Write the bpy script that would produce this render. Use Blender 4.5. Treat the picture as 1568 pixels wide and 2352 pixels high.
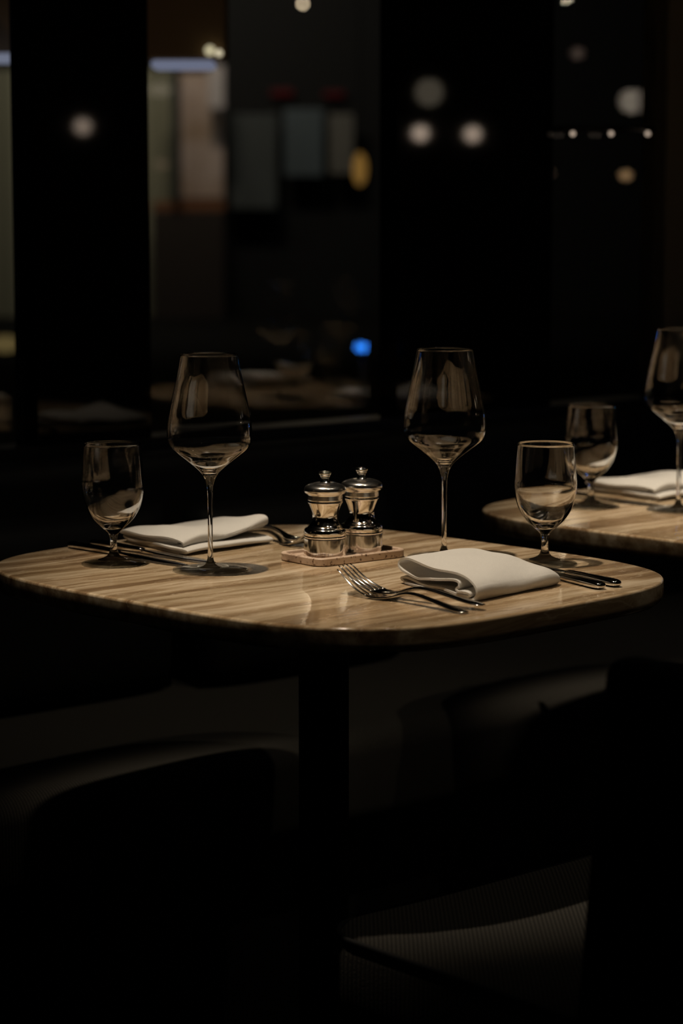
import bpy, bmesh, math, random
from mathutils import Vector, Matrix
from math import sin, cos, pi, tan, atan, radians as R

S = bpy.context.scene
for o in list(bpy.data.objects):
    bpy.data.objects.remove(o)
COL = S.collection

# ------------------------------------------------------------------ camera
F, CAMH, Y0 = 5553.0, 1.165, 455.0            # focal length in pixels, eye height, horizon row
PITCH = atan((1176 - Y0) / F)
cam = bpy.data.cameras.new('camera')
camo = bpy.data.objects.new('camera', cam)
COL.objects.link(camo)
cam.sensor_fit = 'HORIZONTAL'
cam.sensor_width = 24.0
cam.lens = 24.0 * F / 1568
camo.location = (0, 0, CAMH)
camo.rotation_euler = (pi / 2 - PITCH, 0, 0)
cam.dof.use_dof = True
cam.dof.focus_distance = 2.66
cam.dof.aperture_fstop = 4.3
cam.clip_start = 0.05
S.camera = camo

# ------------------------------------------------------------------ world, exposure
w = bpy.data.worlds.new('night'); S.world = w; w.use_nodes = True
w.node_tree.nodes['Background'].inputs[0].default_value = (0.55, 0.6, 0.7, 1)
w.node_tree.nodes['Background'].inputs[1].default_value = 0.0015
S.view_settings.view_transform = 'Standard'
S.view_settings.look = 'None'
S.view_settings.gamma = 1
S.view_settings.use_curve_mapping = False
S.view_settings.exposure = 0.0
S.cycles.use_denoising = True
S.cycles.max_bounces = 14
S.cycles.transmission_bounces = 12
S.cycles.glossy_bounces = 6
S.cycles.transparent_max_bounces = 24
S.cycles.caustics_refractive = True
S.cycles.caustics_reflective = False
S.cycles.sample_clamp_indirect = 6.0
S.cycles.blur_glossy = 0.3

# frame of the banquette: s runs along it, n runs from the room towards the windows
PH = R(41.0)
CS, SN = cos(PH), sin(PH)
def sn(s, n, z=0.0): return Vector((CS * s - SN * n, SN * s + CS * n, z))
def to_sn(p): return (CS * p[0] + SN * p[1], -SN * p[0] + CS * p[1])
NV = Vector((-SN, CS, 0))
SHIFT = Vector((0.598, 0.522, 0))              # table to table along the banquette
N_WIN = 3.02                                   # plane of the window glass

def spot(name, loc, target, power, size, blend, radius, col, caustic=False):
    l = bpy.data.lights.new(name, 'SPOT'); o = bpy.data.objects.new(name, l); COL.objects.link(o)
    l.energy = power; l.spot_size = R(size); l.spot_blend = blend; l.shadow_soft_size = radius; l.color = col
    o.location = loc
    o.rotation_euler = (Vector(target) - Vector(loc)).to_track_quat('-Z', 'Y').to_euler()
    l.cycles.is_caustics_light = caustic
    return o
KEY = (1.0, 0.84, 0.645)
KL = Vector((-0.35, 2.52, 3.25)); KT = sn(1.765, 2.015, 0.75)
KP = 300
for k in range(3):
    sh = SHIFT * k
    spot('ceiling_spot', KL + sh, KT + sh, KP * (1, 1.25, 1.6)[k], 21, 0.8, 0.028, KEY, True)
# dimmer downlights over the aisle, one to a table, on the camera's side of the tables
for k in range(2):
    spot('aisle_spot', sn(1.70 + 0.794 * k, 1.0, 3.5), sn(1.75 + 0.794 * k, 2.32, 0.45), 30, 35, 0.8, 0.03, (1.0, 0.86, 0.66))

# ------------------------------------------------------------------ materials
def mat(name):
    m = bpy.data.materials.new(name); m.use_nodes = True
    nt = m.node_tree; return m, nt, nt.nodes['Principled BSDF']
def simple(name, col, rough=0.5, metal=0.0, spec=0.5, emis=None, es=0.0):
    m, nt, b = mat(name)
    b.inputs['Base Color'].default_value = (*col, 1); b.inputs['Roughness'].default_value = rough
    b.inputs['Metallic'].default_value = metal; b.inputs['Specular IOR Level'].default_value = spec
    if emis:
        b.inputs['Emission Color'].default_value = (*emis, 1); b.inputs['Emission Strength'].default_value = es
    return m
def N(nt, t, **kw):
    n = nt.nodes.new(t)
    for k, v in kw.items():
        if k.startswith('_'): setattr(n, k[1:], v)
        else: n.inputs[k.replace('__', ' ')].default_value = v
    return n
def L(nt, a, b): nt.links.new(a, b)
def ramp(nt, stops):
    r = nt.nodes.new('ShaderNodeValToRGB'); e = r.color_ramp.elements
    while len(e) < len(stops): e.new(0.5)
    for i, (p, c) in enumerate(stops):
        e[i].position = p; e[i].color = (*c, 1) if len(c) == 3 else c
    return r

def travertine(name, cols, scale=1.0, rough=0.13, pores=False, vein=True):
    m, nt, b = mat(name)
    tc = N(nt, 'ShaderNodeTexCoord')
    oi = N(nt, 'ShaderNodeObjectInfo')
    add = N(nt, 'ShaderNodeVectorMath', _operation='ADD'); L(nt, tc.outputs['Object'], add.inputs[0])
    sc_ = N(nt, 'ShaderNodeVectorMath', _operation='SCALE'); sc_.inputs[0].default_value = (0.3, 5.0, 0)
    L(nt, oi.outputs['Random'], sc_.inputs['Scale']); L(nt, sc_.outputs[0], add.inputs[1])
    # gentle waviness of the beds
    wn = N(nt, 'ShaderNodeTexNoise', Scale=5.0 * scale, Detail=3.0)
    L(nt, add.outputs[0], wn.inputs['Vector'])
    wob = N(nt, 'ShaderNodeVectorMath', _operation='MULTIPLY_ADD')
    wob.inputs[1].default_value = (0.0, 0.05, 0.05)
    L(nt, wn.outputs['Color'], wob.inputs[0]); L(nt, add.outputs[0], wob.inputs[2])
    mp = N(nt, 'ShaderNodeMapping'); mp.inputs['Scale'].default_value = (1.7 * scale, 42 * scale, 42 * scale)
    L(nt, wob.outputs[0], mp.inputs['Vector'])
    n1 = N(nt, 'ShaderNodeTexNoise', Scale=1.0, Detail=9.0, Roughness=0.62)
    L(nt, mp.outputs[0], n1.inputs['Vector'])
    r1 = ramp(nt, [(0.34, cols[0]), (0.45, cols[1]), (0.53, cols[2]), (0.63, cols[3])])
    L(nt, n1.outputs['Fac'], r1.inputs[0])
    mp2 = N(nt, 'ShaderNodeMapping'); mp2.inputs['Scale'].default_value = (1.5, 13, 13)
    L(nt, wob.outputs[0], mp2.inputs['Vector'])
    n2 = N(nt, 'ShaderNodeTexNoise', Scale=1.0, Detail=5.0, Roughness=0.6); L(nt, mp2.outputs[0], n2.inputs['Vector'])
    r2 = ramp(nt, [(0.35, (0.62, 0.58, 0.50)), (0.62, (1.0, 1.0, 1.0))]); L(nt, n2.outputs['Fac'], r2.inputs[0])
    mx = N(nt, 'ShaderNodeMixRGB', _blend_type='MULTIPLY'); mx.inputs[0].default_value = 0.85 if vein else 0.3
    L(nt, r1.outputs[0], mx.inputs[1]); L(nt, r2.outputs[0], mx.inputs[2])
    last = mx.outputs[0]
    if vein:
        # thin pale wandering veins
        mp3 = N(nt, 'ShaderNodeMapping'); mp3.inputs['Scale'].default_value = (4.5, 16, 16)
        L(nt, wob.outputs[0], mp3.inputs['Vector'])
        n3 = N(nt, 'ShaderNodeTexNoise', Scale=1.3, Detail=4.0, Roughness=0.55); L(nt, mp3.outputs[0], n3.inputs['Vector'])
        r3 = ramp(nt, [(0.488, (0, 0, 0)), (0.5, (1, 1, 1)), (0.512, (0, 0, 0))]); L(nt, n3.outputs['Fac'], r3.inputs[0])
        m3 = N(nt, 'ShaderNodeMixRGB', _blend_type='MIX'); m3.inputs[2].default_value = (*cols[3], 1)
        mu = N(nt, 'ShaderNodeMath', _operation='MULTIPLY'); mu.inputs[1].default_value = 0.35
        L(nt, r3.outputs[0], mu.inputs[0]); L(nt, mu.outputs[0], m3.inputs[0]); L(nt, last, m3.inputs[1]); last = m3.outputs[0]
    if pores:
        vp = N(nt, 'ShaderNodeTexNoise', Scale=260.0, Detail=2.0); L(nt, tc.outputs['Object'], vp.inputs['Vector'])
        rp = ramp(nt, [(0.31, (0.16, 0.09, 0.05)), (0.40, (1, 1, 1))]); L(nt, vp.outputs['Fac'], rp.inputs[0])
        m4 = N(nt, 'ShaderNodeMixRGB', _blend_type='MULTIPLY'); m4.inputs[0].default_value = 1
        L(nt, last, m4.inputs[1]); L(nt, rp.outputs[0], m4.inputs[2]); last = m4.outputs[0]
    L(nt, last, b.inputs['Base Color'])
    b.inputs['Roughness'].default_value = rough
    bp = N(nt, 'ShaderNodeBump', Strength=0.05, Distance=0.0004); L(nt, n1.outputs['Fac'], bp.inputs['Height'])
    L(nt, bp.outputs[0], b.inputs['Normal'])
    return m
M = {}
M['stone'] = travertine('travertine', [(0.17, 0.105, 0.055), (0.31, 0.21, 0.12), (0.43, 0.32, 0.20), (0.62, 0.50, 0.355)])
M['tray'] = travertine('tray_stone', [(0.34, 0.235, 0.165), (0.42, 0.30, 0.215), (0.48, 0.355, 0.265), (0.55, 0.42, 0.32)], 1.0, 0.5, True, False)

def glass_mat():
    m = bpy.data.materials.new('clear_glass'); m.use_nodes = True; nt = m.node_tree; nt.nodes.clear()
    out = N(nt, 'ShaderNodeOutputMaterial'); g = N(nt, 'ShaderNodeBsdfGlass', Roughness=0.0, IOR=1.5)
    L(nt, g.outputs[0], out.inputs[0]); return m
M['glass'] = glass_mat()
def thin_glass(name, boost=1.0):
    m = bpy.data.materials.new(name); m.use_nodes = True; nt = m.node_tree; nt.nodes.clear()
    out = N(nt, 'ShaderNodeOutputMaterial'); t = N(nt, 'ShaderNodeBsdfTransparent'); g = N(nt, 'ShaderNodeBsdfGlossy', Roughness=0.0)
    t.inputs[0].default_value = (0.97, 0.98, 0.97, 1)
    fr = N(nt, 'ShaderNodeFresnel', IOR=1.5)
    ge = N(nt, 'ShaderNodeNewGeometry'); mr = N(nt, 'ShaderNodeMapRange'); mr.inputs['To Min'].default_value = 1.5; mr.inputs['To Max'].default_value = 1 / 1.5
    L(nt, ge.outputs['Backfacing'], mr.inputs['Value']); L(nt, mr.outputs[0], fr.inputs['IOR'])   # the same reflectance on both faces
    mu = N(nt, 'ShaderNodeMath', _operation='MULTIPLY', _use_clamp=True); mu.inputs[1].default_value = boost
    L(nt, fr.outputs[0], mu.inputs[0])
    mx = N(nt, 'ShaderNodeMixShader'); L(nt, mu.outputs[0], mx.inputs[0]); L(nt, t.outputs[0], mx.inputs[1]); L(nt, g.outputs[0], mx.inputs[2])
    L(nt, mx.outputs[0], out.inputs[0]); return m
M['pane'] = thin_glass('window_glass', 1.0)
def half_glass(name, fac):
    m = thin_glass(name, 1.0); nt = m.node_tree; out = [n for n in nt.nodes if n.type == 'OUTPUT_MATERIAL'][0]
    src = out.inputs[0].links[0].from_socket; g = N(nt, 'ShaderNodeBsdfGlass', Roughness=0.0, IOR=1.5)
    mx = N(nt, 'ShaderNodeMixShader'); mx.inputs[0].default_value = fac
    L(nt, src, mx.inputs[1]); L(nt, g.outputs[0], mx.inputs[2]); L(nt, mx.outputs[0], out.inputs[0]); return m
M['foot_glass'] = half_glass('foot_glass', 0.25)
M['bowl_glass'] = M['glass']

def fabric(name, col, rib=0.004, turn=0.0, cloth=False):
    m, nt, b = mat(name)
    tc = N(nt, 'ShaderNodeTexCoord')
    nz = N(nt, 'ShaderNodeTexNoise', Scale=900.0 if cloth else 500.0, Detail=2.0); L(nt, tc.outputs['Object'], nz.inputs['Vector'])
    if rib:
        wv = N(nt, 'ShaderNodeTexWave', _wave_type='BANDS', _bands_direction='X', Scale=1.0 / rib * 0.3142, Distortion=0.4, Detail=1.0)
        rm = N(nt, 'ShaderNodeMapping'); rm.inputs['Rotation'].default_value = (0, 0, turn); L(nt, tc.outputs['Object'], rm.inputs['Vector'])
        L(nt, rm.outputs[0], wv.inputs['Vector'])
        mm = N(nt, 'ShaderNodeMath', _operation='MULTIPLY'); L(nt, wv.outputs['Fac'], mm.inputs[0]); L(nt, nz.outputs['Fac'], mm.inputs[1])
        h = mm.outputs[0]
        r = ramp(nt, [(0.0, tuple(c * 0.45 for c in col)), (0.55, tuple(c * 1.25 for c in col))])
    else:
        h = nz.outputs['Fac']
        r = ramp(nt, [(0.3, tuple(c * 0.9 for c in col)), (0.7, col)])
    L(nt, h, r.inputs[0]); L(nt, r.outputs[0], b.inputs['Base Color'])
    bp = N(nt, 'ShaderNodeBump', Strength=0.25 if cloth else 0.5, Distance=0.0006 if cloth else 0.002); L(nt, h, bp.inputs['Height'])
    last = bp.outputs[0]
    if cloth:
        n2 = N(nt, 'ShaderNodeTexNoise', Scale=38.0, Detail=2.0); L(nt, tc.outputs['Object'], n2.inputs['Vector'])
        b2 = N(nt, 'ShaderNodeBump', Strength=0.35, Distance=0.004); L(nt, n2.outputs['Fac'], b2.inputs['Height']); L(nt, last, b2.inputs['Normal']); last = b2.outputs[0]
    L(nt, last, b.inputs['Normal'])
    b.inputs['Roughness'].default_value = 0.9; b.inputs['Specular IOR Level'].default_value = 0.15
    if cloth:      # thin linen lets some light through
        tr = N(nt, 'ShaderNodeBsdfTranslucent'); L(nt, r.outputs[0], tr.inputs['Color']); ms = N(nt, 'ShaderNodeMixShader'); ms.inputs[0].default_value = 0.4
        out = [n for n in nt.nodes if n.type == 'OUTPUT_MATERIAL'][0]
        L(nt, b.outputs[0], ms.inputs[1]); L(nt, tr.outputs[0], ms.inputs[2]); L(nt, ms.outputs[0], out.inputs[0])
    return m
M['linen'] = fabric('linen', (0.70, 0.68, 0.645), 0, 0, True)
M['seat'] = fabric('ribbed_fabric', (0.040, 0.037, 0.031), 0.0045)
M['chair_seat'] = fabric('chair_fabric', (0.027, 0.025, 0.021), 0.0042, PH)
M['leather'] = simple('black_leather', (0.006, 0.006, 0.006), 0.6, 0, 0.15)
M['silver'] = simple('silver', (0.82, 0.79, 0.74), 0.09, 1.0)
M['silver_top'] = simple('silver_top', (0.82, 0.79, 0.74), 0.2, 1.0)
M['satin_silver'] = simple('satin_silver', (0.80, 0.76, 0.72), 0.22, 1.0)
M['steel'] = simple('steel', (0.62, 0.60, 0.57), 0.1, 1.0)
M['black_metal'] = simple('black_metal', (0.008, 0.008, 0.008), 0.45, 0.0, 0.2)
M['brass'] = simple('brass', (0.75, 0.5, 0.2), 0.3, 1.0)
M['lacquer'] = simple('black_lacquer', (0.0025, 0.0025, 0.0028), 0.03, 0, 0.22)
M['carpet'] = fabric('carpet', (0.010, 0.009, 0.008), 0)
M['dark_wall'] = simple('dark_plaster', (0.02, 0.018, 0.015), 0.9, 0, 0.1)
M['curtain'] = simple('black_velvet', (0.006, 0.0055, 0.005), 0.95, 0, 0.05)

# ------------------------------------------------------------------ helpers
def obj(name, bm, m, parent=None, smooth=True, loc=None, rotz=0.0):
    me = bpy.data.meshes.new(name); bm.normal_update(); bm.to_mesh(me); bm.free()
    if smooth:
        me.polygons.foreach_set('use_smooth', [True] * len(me.polygons))
    me.materials.append(m)
    o = bpy.data.objects.new(name, me); COL.objects.link(o)
    if parent: o.parent = parent
    if loc is not None: o.location = loc
    if rotz: o.rotation_euler = (0, 0, rotz)
    return o
def thing(name, label, cat, loc=(0, 0, 0), rotz=0.0, group=None):
    o = bpy.data.objects.new(name, None); COL.objects.link(o); o.empty_display_size = 0.02
    o.location = loc; o.rotation_euler = (0, 0, rotz)
    return tag(o, label, cat, group)
def tag(o, label, cat, group=None):
    o['label'] = label; o['category'] = cat
    if group: o['group'] = group
    return o
def struct(o):
    o['kind'] = 'structure'; return o
def copy_tree(o, loc, label, rotz=None, group=None, first=None):
    c = o.copy(); COL.objects.link(c); c.location = loc
    if rotz is not None: c.rotation_euler = (0, 0, rotz)
    c['label'] = label
    if group: c['group'] = group
    for ch in list(o.children):
        d = ch.copy(); COL.objects.link(d); d.parent = c
        for g in list(ch.children):
            e = g.copy(); COL.objects.link(e); e.parent = d
    return c
def bevel(o, w_, seg=3, angle=40):
    b = o.modifiers.new('bevel', 'BEVEL'); b.width = w_; b.segments = seg; b.limit_method = 'ANGLE'; b.angle_limit = R(angle); b.harden_normals = True
    return o
def subsurf(o, lv=2):
    b = o.modifiers.new('sub', 'SUBSURF'); b.levels = lv; b.render_levels = lv; return o
def box(bm, x0, x1, y0, y1, z0, z1, f=None):
    v = [Vector((x, y, z)) for z in (z0, z1) for x, y in ((x0, y0), (x1, y0), (x1, y1), (x0, y1))]
    if f: v = [f(p) for p in v]
    v = [bm.verts.new(p) for p in v]
    for q in ((3, 2, 1, 0), (4, 5, 6, 7), (0, 1, 5, 4), (1, 2, 6, 5), (2, 3, 7, 6), (3, 0, 4, 7)):
        bm.faces.new([v[i] for i in q])
def lathe(bm, prof, seg=64, cap0=False, cap1=False, flip=False):
    rings = []
    for r, z in prof:
        if r < 1e-6: rings.append([bm.verts.new((0, 0, z))])
        else: rings.append([bm.verts.new((r * cos(2 * pi * i / seg), r * sin(2 * pi * i / seg), z)) for i in range(seg)])
    fs = []
    for a, b in zip(rings, rings[1:]):
        for i in range(seg):
            j = (i + 1) % seg
            if len(a) == 1 and len(b) == 1: continue
            if len(a) == 1: f = [a[0], b[j], b[i]]
            elif len(b) == 1: f = [a[i], a[j], b[0]]
            else: f = [a[i], a[j], b[j], b[i]]
            if flip: f.reverse()
            fs.append(bm.faces.new(f))
    if cap0 and len(rings[0]) > 1: bm.faces.new(rings[0][::-1] if not flip else rings[0])
    if cap1 and len(rings[-1]) > 1: bm.faces.new(rings[-1] if not flip else rings[-1][::-1])
def dens(prof, lim=0.0025, q=0.0004):
    out = [prof[0]]
    for a, b in zip(prof, prof[1:]):
        d = math.hypot(b[0] - a[0], b[1] - a[1])
        if d > lim:
            for t in (q / d, 1 - q / d): out.append((a[0] + (b[0] - a[0]) * t, a[1] + (b[1] - a[1]) * t))
        out.append(b)
    return out
def catmull(pts, n):
    out = []
    P = [pts[0]] + list(pts) + [pts[-1]]
    for i in range(1, len(P) - 2):
        for k in range(n):
            t = k / n
            out.append(tuple(0.5 * ((2 * P[i][d]) + (-P[i - 1][d] + P[i + 1][d]) * t + (2 * P[i - 1][d] - 5 * P[i][d] + 4 * P[i + 1][d] - P[i + 2][d]) * t * t + (-P[i - 1][d] + 3 * P[i][d] - 3 * P[i + 1][d] + P[i + 2][d]) * t ** 3) for d in range(len(pts[0]))))
    out.append(tuple(pts[-1])); return out
def loft(bm, sections, seg=12, power=2.0):
    """sections: (centre Vector, side Vector, up Vector, half width, half thickness)"""
    rings = []
    for c, sd, up, hw, ht in sections:
        ring = []
        for i in range(seg):
            a = 2 * pi * i / seg
            ca, sa = cos(a), sin(a)
            ring.append(bm.verts.new(c + sd * (hw * math.copysign(abs(ca) ** (2 / power), ca)) + up * (ht * math.copysign(abs(sa) ** (2 / power), sa))))
        rings.append(ring)
    for a, b in zip(rings, rings[1:]):
        for i in range(seg):
            j = (i + 1) % seg
            bm.faces.new([a[i], a[j], b[j], b[i]])
    bm.faces.new(rings[0][::-1]); bm.faces.new(rings[-1])
    bmesh.ops.recalc_face_normals(bm, faces=bm.faces)
def tube(bm, pts, r, seg=8):
    pts = [Vector(p) for p in pts]; secs = []
    for i, p in enumerate(pts):
        d = (pts[min(i + 1, len(pts) - 1)] - pts[max(i - 1, 0)]).normalized()
        ref = Vector((0, 0, 1)) if abs(d.z) < 0.9 else Vector((1, 0, 0))
        sd = d.cross(ref).normalized(); up = sd.cross(d)
        secs.append((p, sd, up, r, r))
    loft(bm, secs, seg)

def at(px, py, D):
    """a point seen at photo pixel (px, py) at distance D in front of the camera"""
    a = (px - 784) / F; b = (1176 - py) / F
    dy = cos(PITCH) + b * sin(PITCH); dz = -sin(PITCH) + b * cos(PITCH); t = D / dy
    return Vector((a * t, D, CAMH + dz * t))
def sn_on(px, n0):
    """s coordinate where the view line of column px meets the plane n = n0"""
    a = (px - 784) / F; D = n0 / (CS - SN * a)
    return CS * a * D + SN * D

# ------------------------------------------------------------------ the room
def slab(name, x0, x1, y0, y1, z0, z1, m, rot=True):
    bm = bmesh.new(); box(bm, x0, x1, y0, y1, z0, z1, (lambda p: sn(p.x, p.y, p.z)) if rot else None)
    bmesh.ops.recalc_face_normals(bm, faces=bm.faces)
    return struct(obj(name, bm, m, smooth=False))
slab('floor', -7, 9, -6, 3.0, -0.1, 0, M['carpet'])
slab('ceiling', -7, 9, -6, 3.2, 3.9, 4.0, M['dark_wall'])
slab('wall_back', -7, 9, -6.1, -6, 0, 3.9, M['dark_wall'])
slab('wall_left', -7.1, -7, -6, 3.2, 0, 3.9, M['dark_wall'])
slab('wall_right', 9, 9.1, -6, 3.2, 0, 3.9, M['dark_wall'])
ZS = 0.80                                       # sill above the banquette back
sA0, sA1 = sn_on(46, 3.03), sn_on(346, 2.985)      # black clad pier left of the window
sB0, sB1 = sn_on(871, 3.03), sn_on(1250, 3.0)    # black clad pier right of it
sC1 = sn_on(1512, 3.0)
slab('wall_window_side', -7, 9, 3.0, 3.05, 0, ZS - 0.02, M['dark_wall'])
slab('trim_1', sA0, sA1, 2.985, 3.03, ZS - 0.02, 3.9, M['lacquer'])
slab('trim_2', sB0, sB1, 2.985, 3.03, ZS - 0.02, 3.9, M['lacquer'])
M['olive_wall'] = simple('olive_plaster', (0.10, 0.09, 0.06), 0.9, 0, 0.1)
slab('wall_corner', sC1, 9, 2.99, 3.05, ZS - 0.02, 3.9, M['olive_wall'])
slab('wall_far_left', -7, -0.6, 3.0, 3.2, ZS - 0.02, 3.9, M['dark_wall'])
for i, (a, b_) in enumerate(((-0.6, sA0), (sA1, sB0), (sB1, sC1))):
    slab('window_%d' % (i + 1), a, b_, N_WIN, N_WIN + 0.008, ZS - 0.02, 3.9, M['pane'])
slab('trim_3', -7, 9, 2.985, 3.05, ZS - 0.02, ZS + 0.0, M['black_metal'])
# thin metal strip at the left pier, coloured blue for the pane edge's reflection
M['edge'] = simple('blue_edge_glint', (0.25, 0.35, 0.5), 0.25, 1.0)
slab('trim_4', sA0 - 0.005, sA0, 3.028, 3.036, ZS, 3.9, M['edge'])

# ------------------------------------------------------------------ travertine tables
TC = Vector((-0.0201, 2.695, 0)); TA, TB, TTH, TN = 0.2932, 0.3471, 0.778, 3.7483
def outline(a, b, n, seg=160, d=0.0):
    out = []
    for i in range(seg):
        t = 2 * pi * i / seg; c, s_ = cos(t), sin(t)
        x = a * math.copysign(abs(c) ** (2 / n), c); y = b * math.copysign(abs(s_) ** (2 / n), s_)
        out.append(Vector((x, y)))
    # even spacing along the outline
    L_ = [0]
    for i in range(seg): L_.append(L_[-1] + (out[(i + 1) % seg] - out[i]).length)
    res = []
    for k in range(seg):
        q = L_[-1] * k / seg; i = max(j for j in range(seg) if L_[j] <= q)
        f = (q - L_[i]) / max(1e-9, L_[i + 1] - L_[i]); res.append(out[i].lerp(out[(i + 1) % seg], f))
    fin = []
    for k in range(seg):
        tg = (res[(k + 1) % seg] - res[k - 1]).normalized(); nr = Vector((tg.y, -tg.x)); fin.append(res[k] - nr * d)
    return fin
def plate(bm, rings):
    """rings: list of (outline, z)"""
    vr = [[bm.verts.new((p.x, p.y, z)) for p in ol] for ol, z in rings]
    for a, b in zip(vr, vr[1:]):
        for i in range(len(a)):
            j = (i + 1) % len(a); bm.faces.new([a[i], a[j], b[j], b[i]])
    bm.faces.new(vr[0][::-1]); bm.faces.new(vr[-1])
    bmesh.ops.recalc_face_normals(bm, faces=bm.faces)
def make_table(label, loc):
    t = thing('dining_table', label, 'table', loc, TTH, 'travertine dining tables along the banquette')
    bm = bmesh.new()
    plate(bm, [(outline(TA, TB, TN, d=dd), z) for dd, z in ((0.010, 0.7235), (0.004, 0.7245), (0.001, 0.728), (0.0, 0.734), (0.0, 0.7465), (0.0006, 0.7485), (0.0018, 0.7496), (0.004, 0.75))])
    top = obj('tabletop', bm, M['stone'], t); 
    top.data.polygons[-1].use_smooth = False; top.data.polygons[-2].use_smooth = False
    top.cycles.is_caustics_receiver = True
    m = top.modifiers.new('wn', 'WEIGHTED_NORMAL'); m.keep_sharp = True
    bm = bmesh.new(); lathe(bm, [(0.0, 0.03), (0.0285, 0.03), (0.0285, 0.705), (0.0, 0.705)], 48)
    bmesh.ops.recalc_face_normals(bm, faces=bm.faces)
    obj('pedestal', bm, M['black_metal'], t, False)
    bm = bmesh.new(); plate(bm, [(outline(0.11, 0.11, 3, 64), 0.705), (outline(0.11, 0.11, 3, 64), 0.7235)]); obj('mounting_plate', bm, M['black_metal'], t, False)
    bm = bmesh.new(); plate(bm, [(outline(0.2, 0.22, 3.5, 96), 0.0), (outline(0.2, 0.22, 3.5, 96), 0.022), (outline(0.2, 0.22, 3.5, 96, 0.01), 0.03)]); obj('base_plate', bm, M['black_metal'], t, False)
    return t
tab = make_table('rounded square travertine table in the middle, with the pepper mills on it', TC)
copy_tree(tab, TC + SHIFT + Vector((-0.012, -0.035, 0)), 'rounded travertine table further back, cut off by the right edge of the picture')
copy_tree(tab, TC + SHIFT * 2, 'farthest travertine table, seen only as a dim mirror image in the window')

# ------------------------------------------------------------------ glasses
def glass_thing(name, label, outer, inner, iseam, jseam, loc, seg=96):
    """outer: foot underside -> rim outside; inner: rim inside -> bowl bottom; seams split foot / stem / bowl"""
    t = thing(name, label, 'glass', loc)
    up = catmull(outer, 6); dn = catmull(inner, 6)
    i, j = iseam * 6, jseam * 6
    for nm, prof in (('foot', up[:i + 1]), ('stem', up[i:j + 1]), ('bowl', up[j:] + dn[1:])):
        bm = bmesh.new(); lathe(bm, prof, seg); o = obj(nm, bm, M[{'foot': 'foot_glass', 'bowl': 'bowl_glass', 'stem': 'glass'}[nm]], t)
        o.cycles.is_caustics_caster = nm != 'foot'
    return t
WO = [(0.0, 0.0012), (0.020, 0.0010), (0.040, 0.0004), (0.0422, 0.0006), (0.0426, 0.0014), (0.0420, 0.0022), (0.036, 0.0026), (0.022, 0.0031), (0.012, 0.0042), (0.0065, 0.0070), (0.0042, 0.0110),
      (0.0031, 0.0175), (0.0027, 0.035), (0.0027, 0.057), (0.0029, 0.080), (0.0036, 0.0945), (0.0058, 0.1030), (0.0095, 0.1100), (0.0165, 0.1168), (0.0277, 0.1255),
      (0.0390, 0.1340), (0.0447, 0.1400), (0.0471, 0.1470), (0.0475, 0.1560), (0.0466, 0.1680), (0.0443, 0.1815), (0.0412, 0.1970), (0.0377, 0.2125), (0.0345, 0.2290), (0.0323, 0.2424)]
WI = [(0.0323, 0.2424), (0.0321, 0.2426), (0.03185, 0.2424), (0.0340, 0.2290), (0.0372, 0.2125), (0.0407, 0.1970), (0.0438, 0.1815), (0.0461, 0.1680), (0.0469, 0.1560), (0.0465, 0.1473), (0.0441, 0.1407), (0.0384, 0.1346),
      (0.0268, 0.1268), (0.0160, 0.1190), (0.0080, 0.1140), (0.0036, 0.1124), (0.0, 0.1120)]
GO = [(0.0, 0.0030), (0.012, 0.0024), (0.030, 0.0008), (0.0362, 0.0004), (0.0370, 0.0012), (0.0362, 0.0022), (0.030, 0.0038), (0.018, 0.0060), (0.0100, 0.0088), (0.0062, 0.0120), (0.0044, 0.0170),
      (0.0038, 0.0235), (0.0042, 0.0300), (0.0060, 0.0360), (0.0120, 0.0418), (0.0224, 0.0520), (0.0305, 0.0650), (0.0346, 0.0790), (0.0358, 0.0900), (0.0352, 0.1010), (0.0338, 0.1200), (0.0323, 0.1380)]
GI = [(0.0323, 0.1380), (0.0321, 0.1382), (0.0318, 0.1380), (0.0332, 0.1200), (0.0345, 0.1010), (0.0350, 0.0900), (0.0337, 0.0800), (0.0294, 0.0668), (0.0210, 0.0545), (0.0110, 0.0468), (0.0050, 0.0445), (0.0, 0.0440)]
ZT = 0.75
wine = glass_thing('wine_glass', 'tall wine glass at the left, in front of the rear napkin', WO, WI, 8, 15, (-0.147, 2.684, ZT))
water = glass_thing('water_glass', 'short stemmed water glass at the far left of the middle table', GO, GI, 7, 13, (-0.260, 2.732, ZT))
wine['group'] = 'tall wine glasses'; water['group'] = 'short water glasses'
copy_tree(wine, (0.119, 2.780, ZT), 'tall wine glass behind the front napkin, right of the pepper mills')
copy_tree(water, (0.232, 2.732, ZT), 'short stemmed water glass behind the right end of the front napkin')
copy_tree(wine, (0.451, 3.214, ZT), 'tall wine glass on the table further back, cut by the right picture edge')
copy_tree(water, (0.337, 3.247, ZT), 'short water glass on the table further back, in front of its napkin')
for k in (2,):
    sh = SHIFT * k
    copy_tree(wine, Vector((-0.147, 2.684, ZT)) + sh, 'tall wine glass on the farthest table, window side, mirrored in the window')
    copy_tree(water, Vector((-0.260, 2.732, ZT)) + sh, 'short water glass on the farthest table, window side, mirrored in the window')
    copy_tree(wine, Vector((0.119, 2.780, ZT)) + sh, 'tall wine glass on the farthest table, aisle side, mirrored in the window')
    copy_tree(water, Vector((0.232, 2.732, ZT)) + sh, 'short water glass on the farthest table, aisle side, mirrored in the window')

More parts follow.
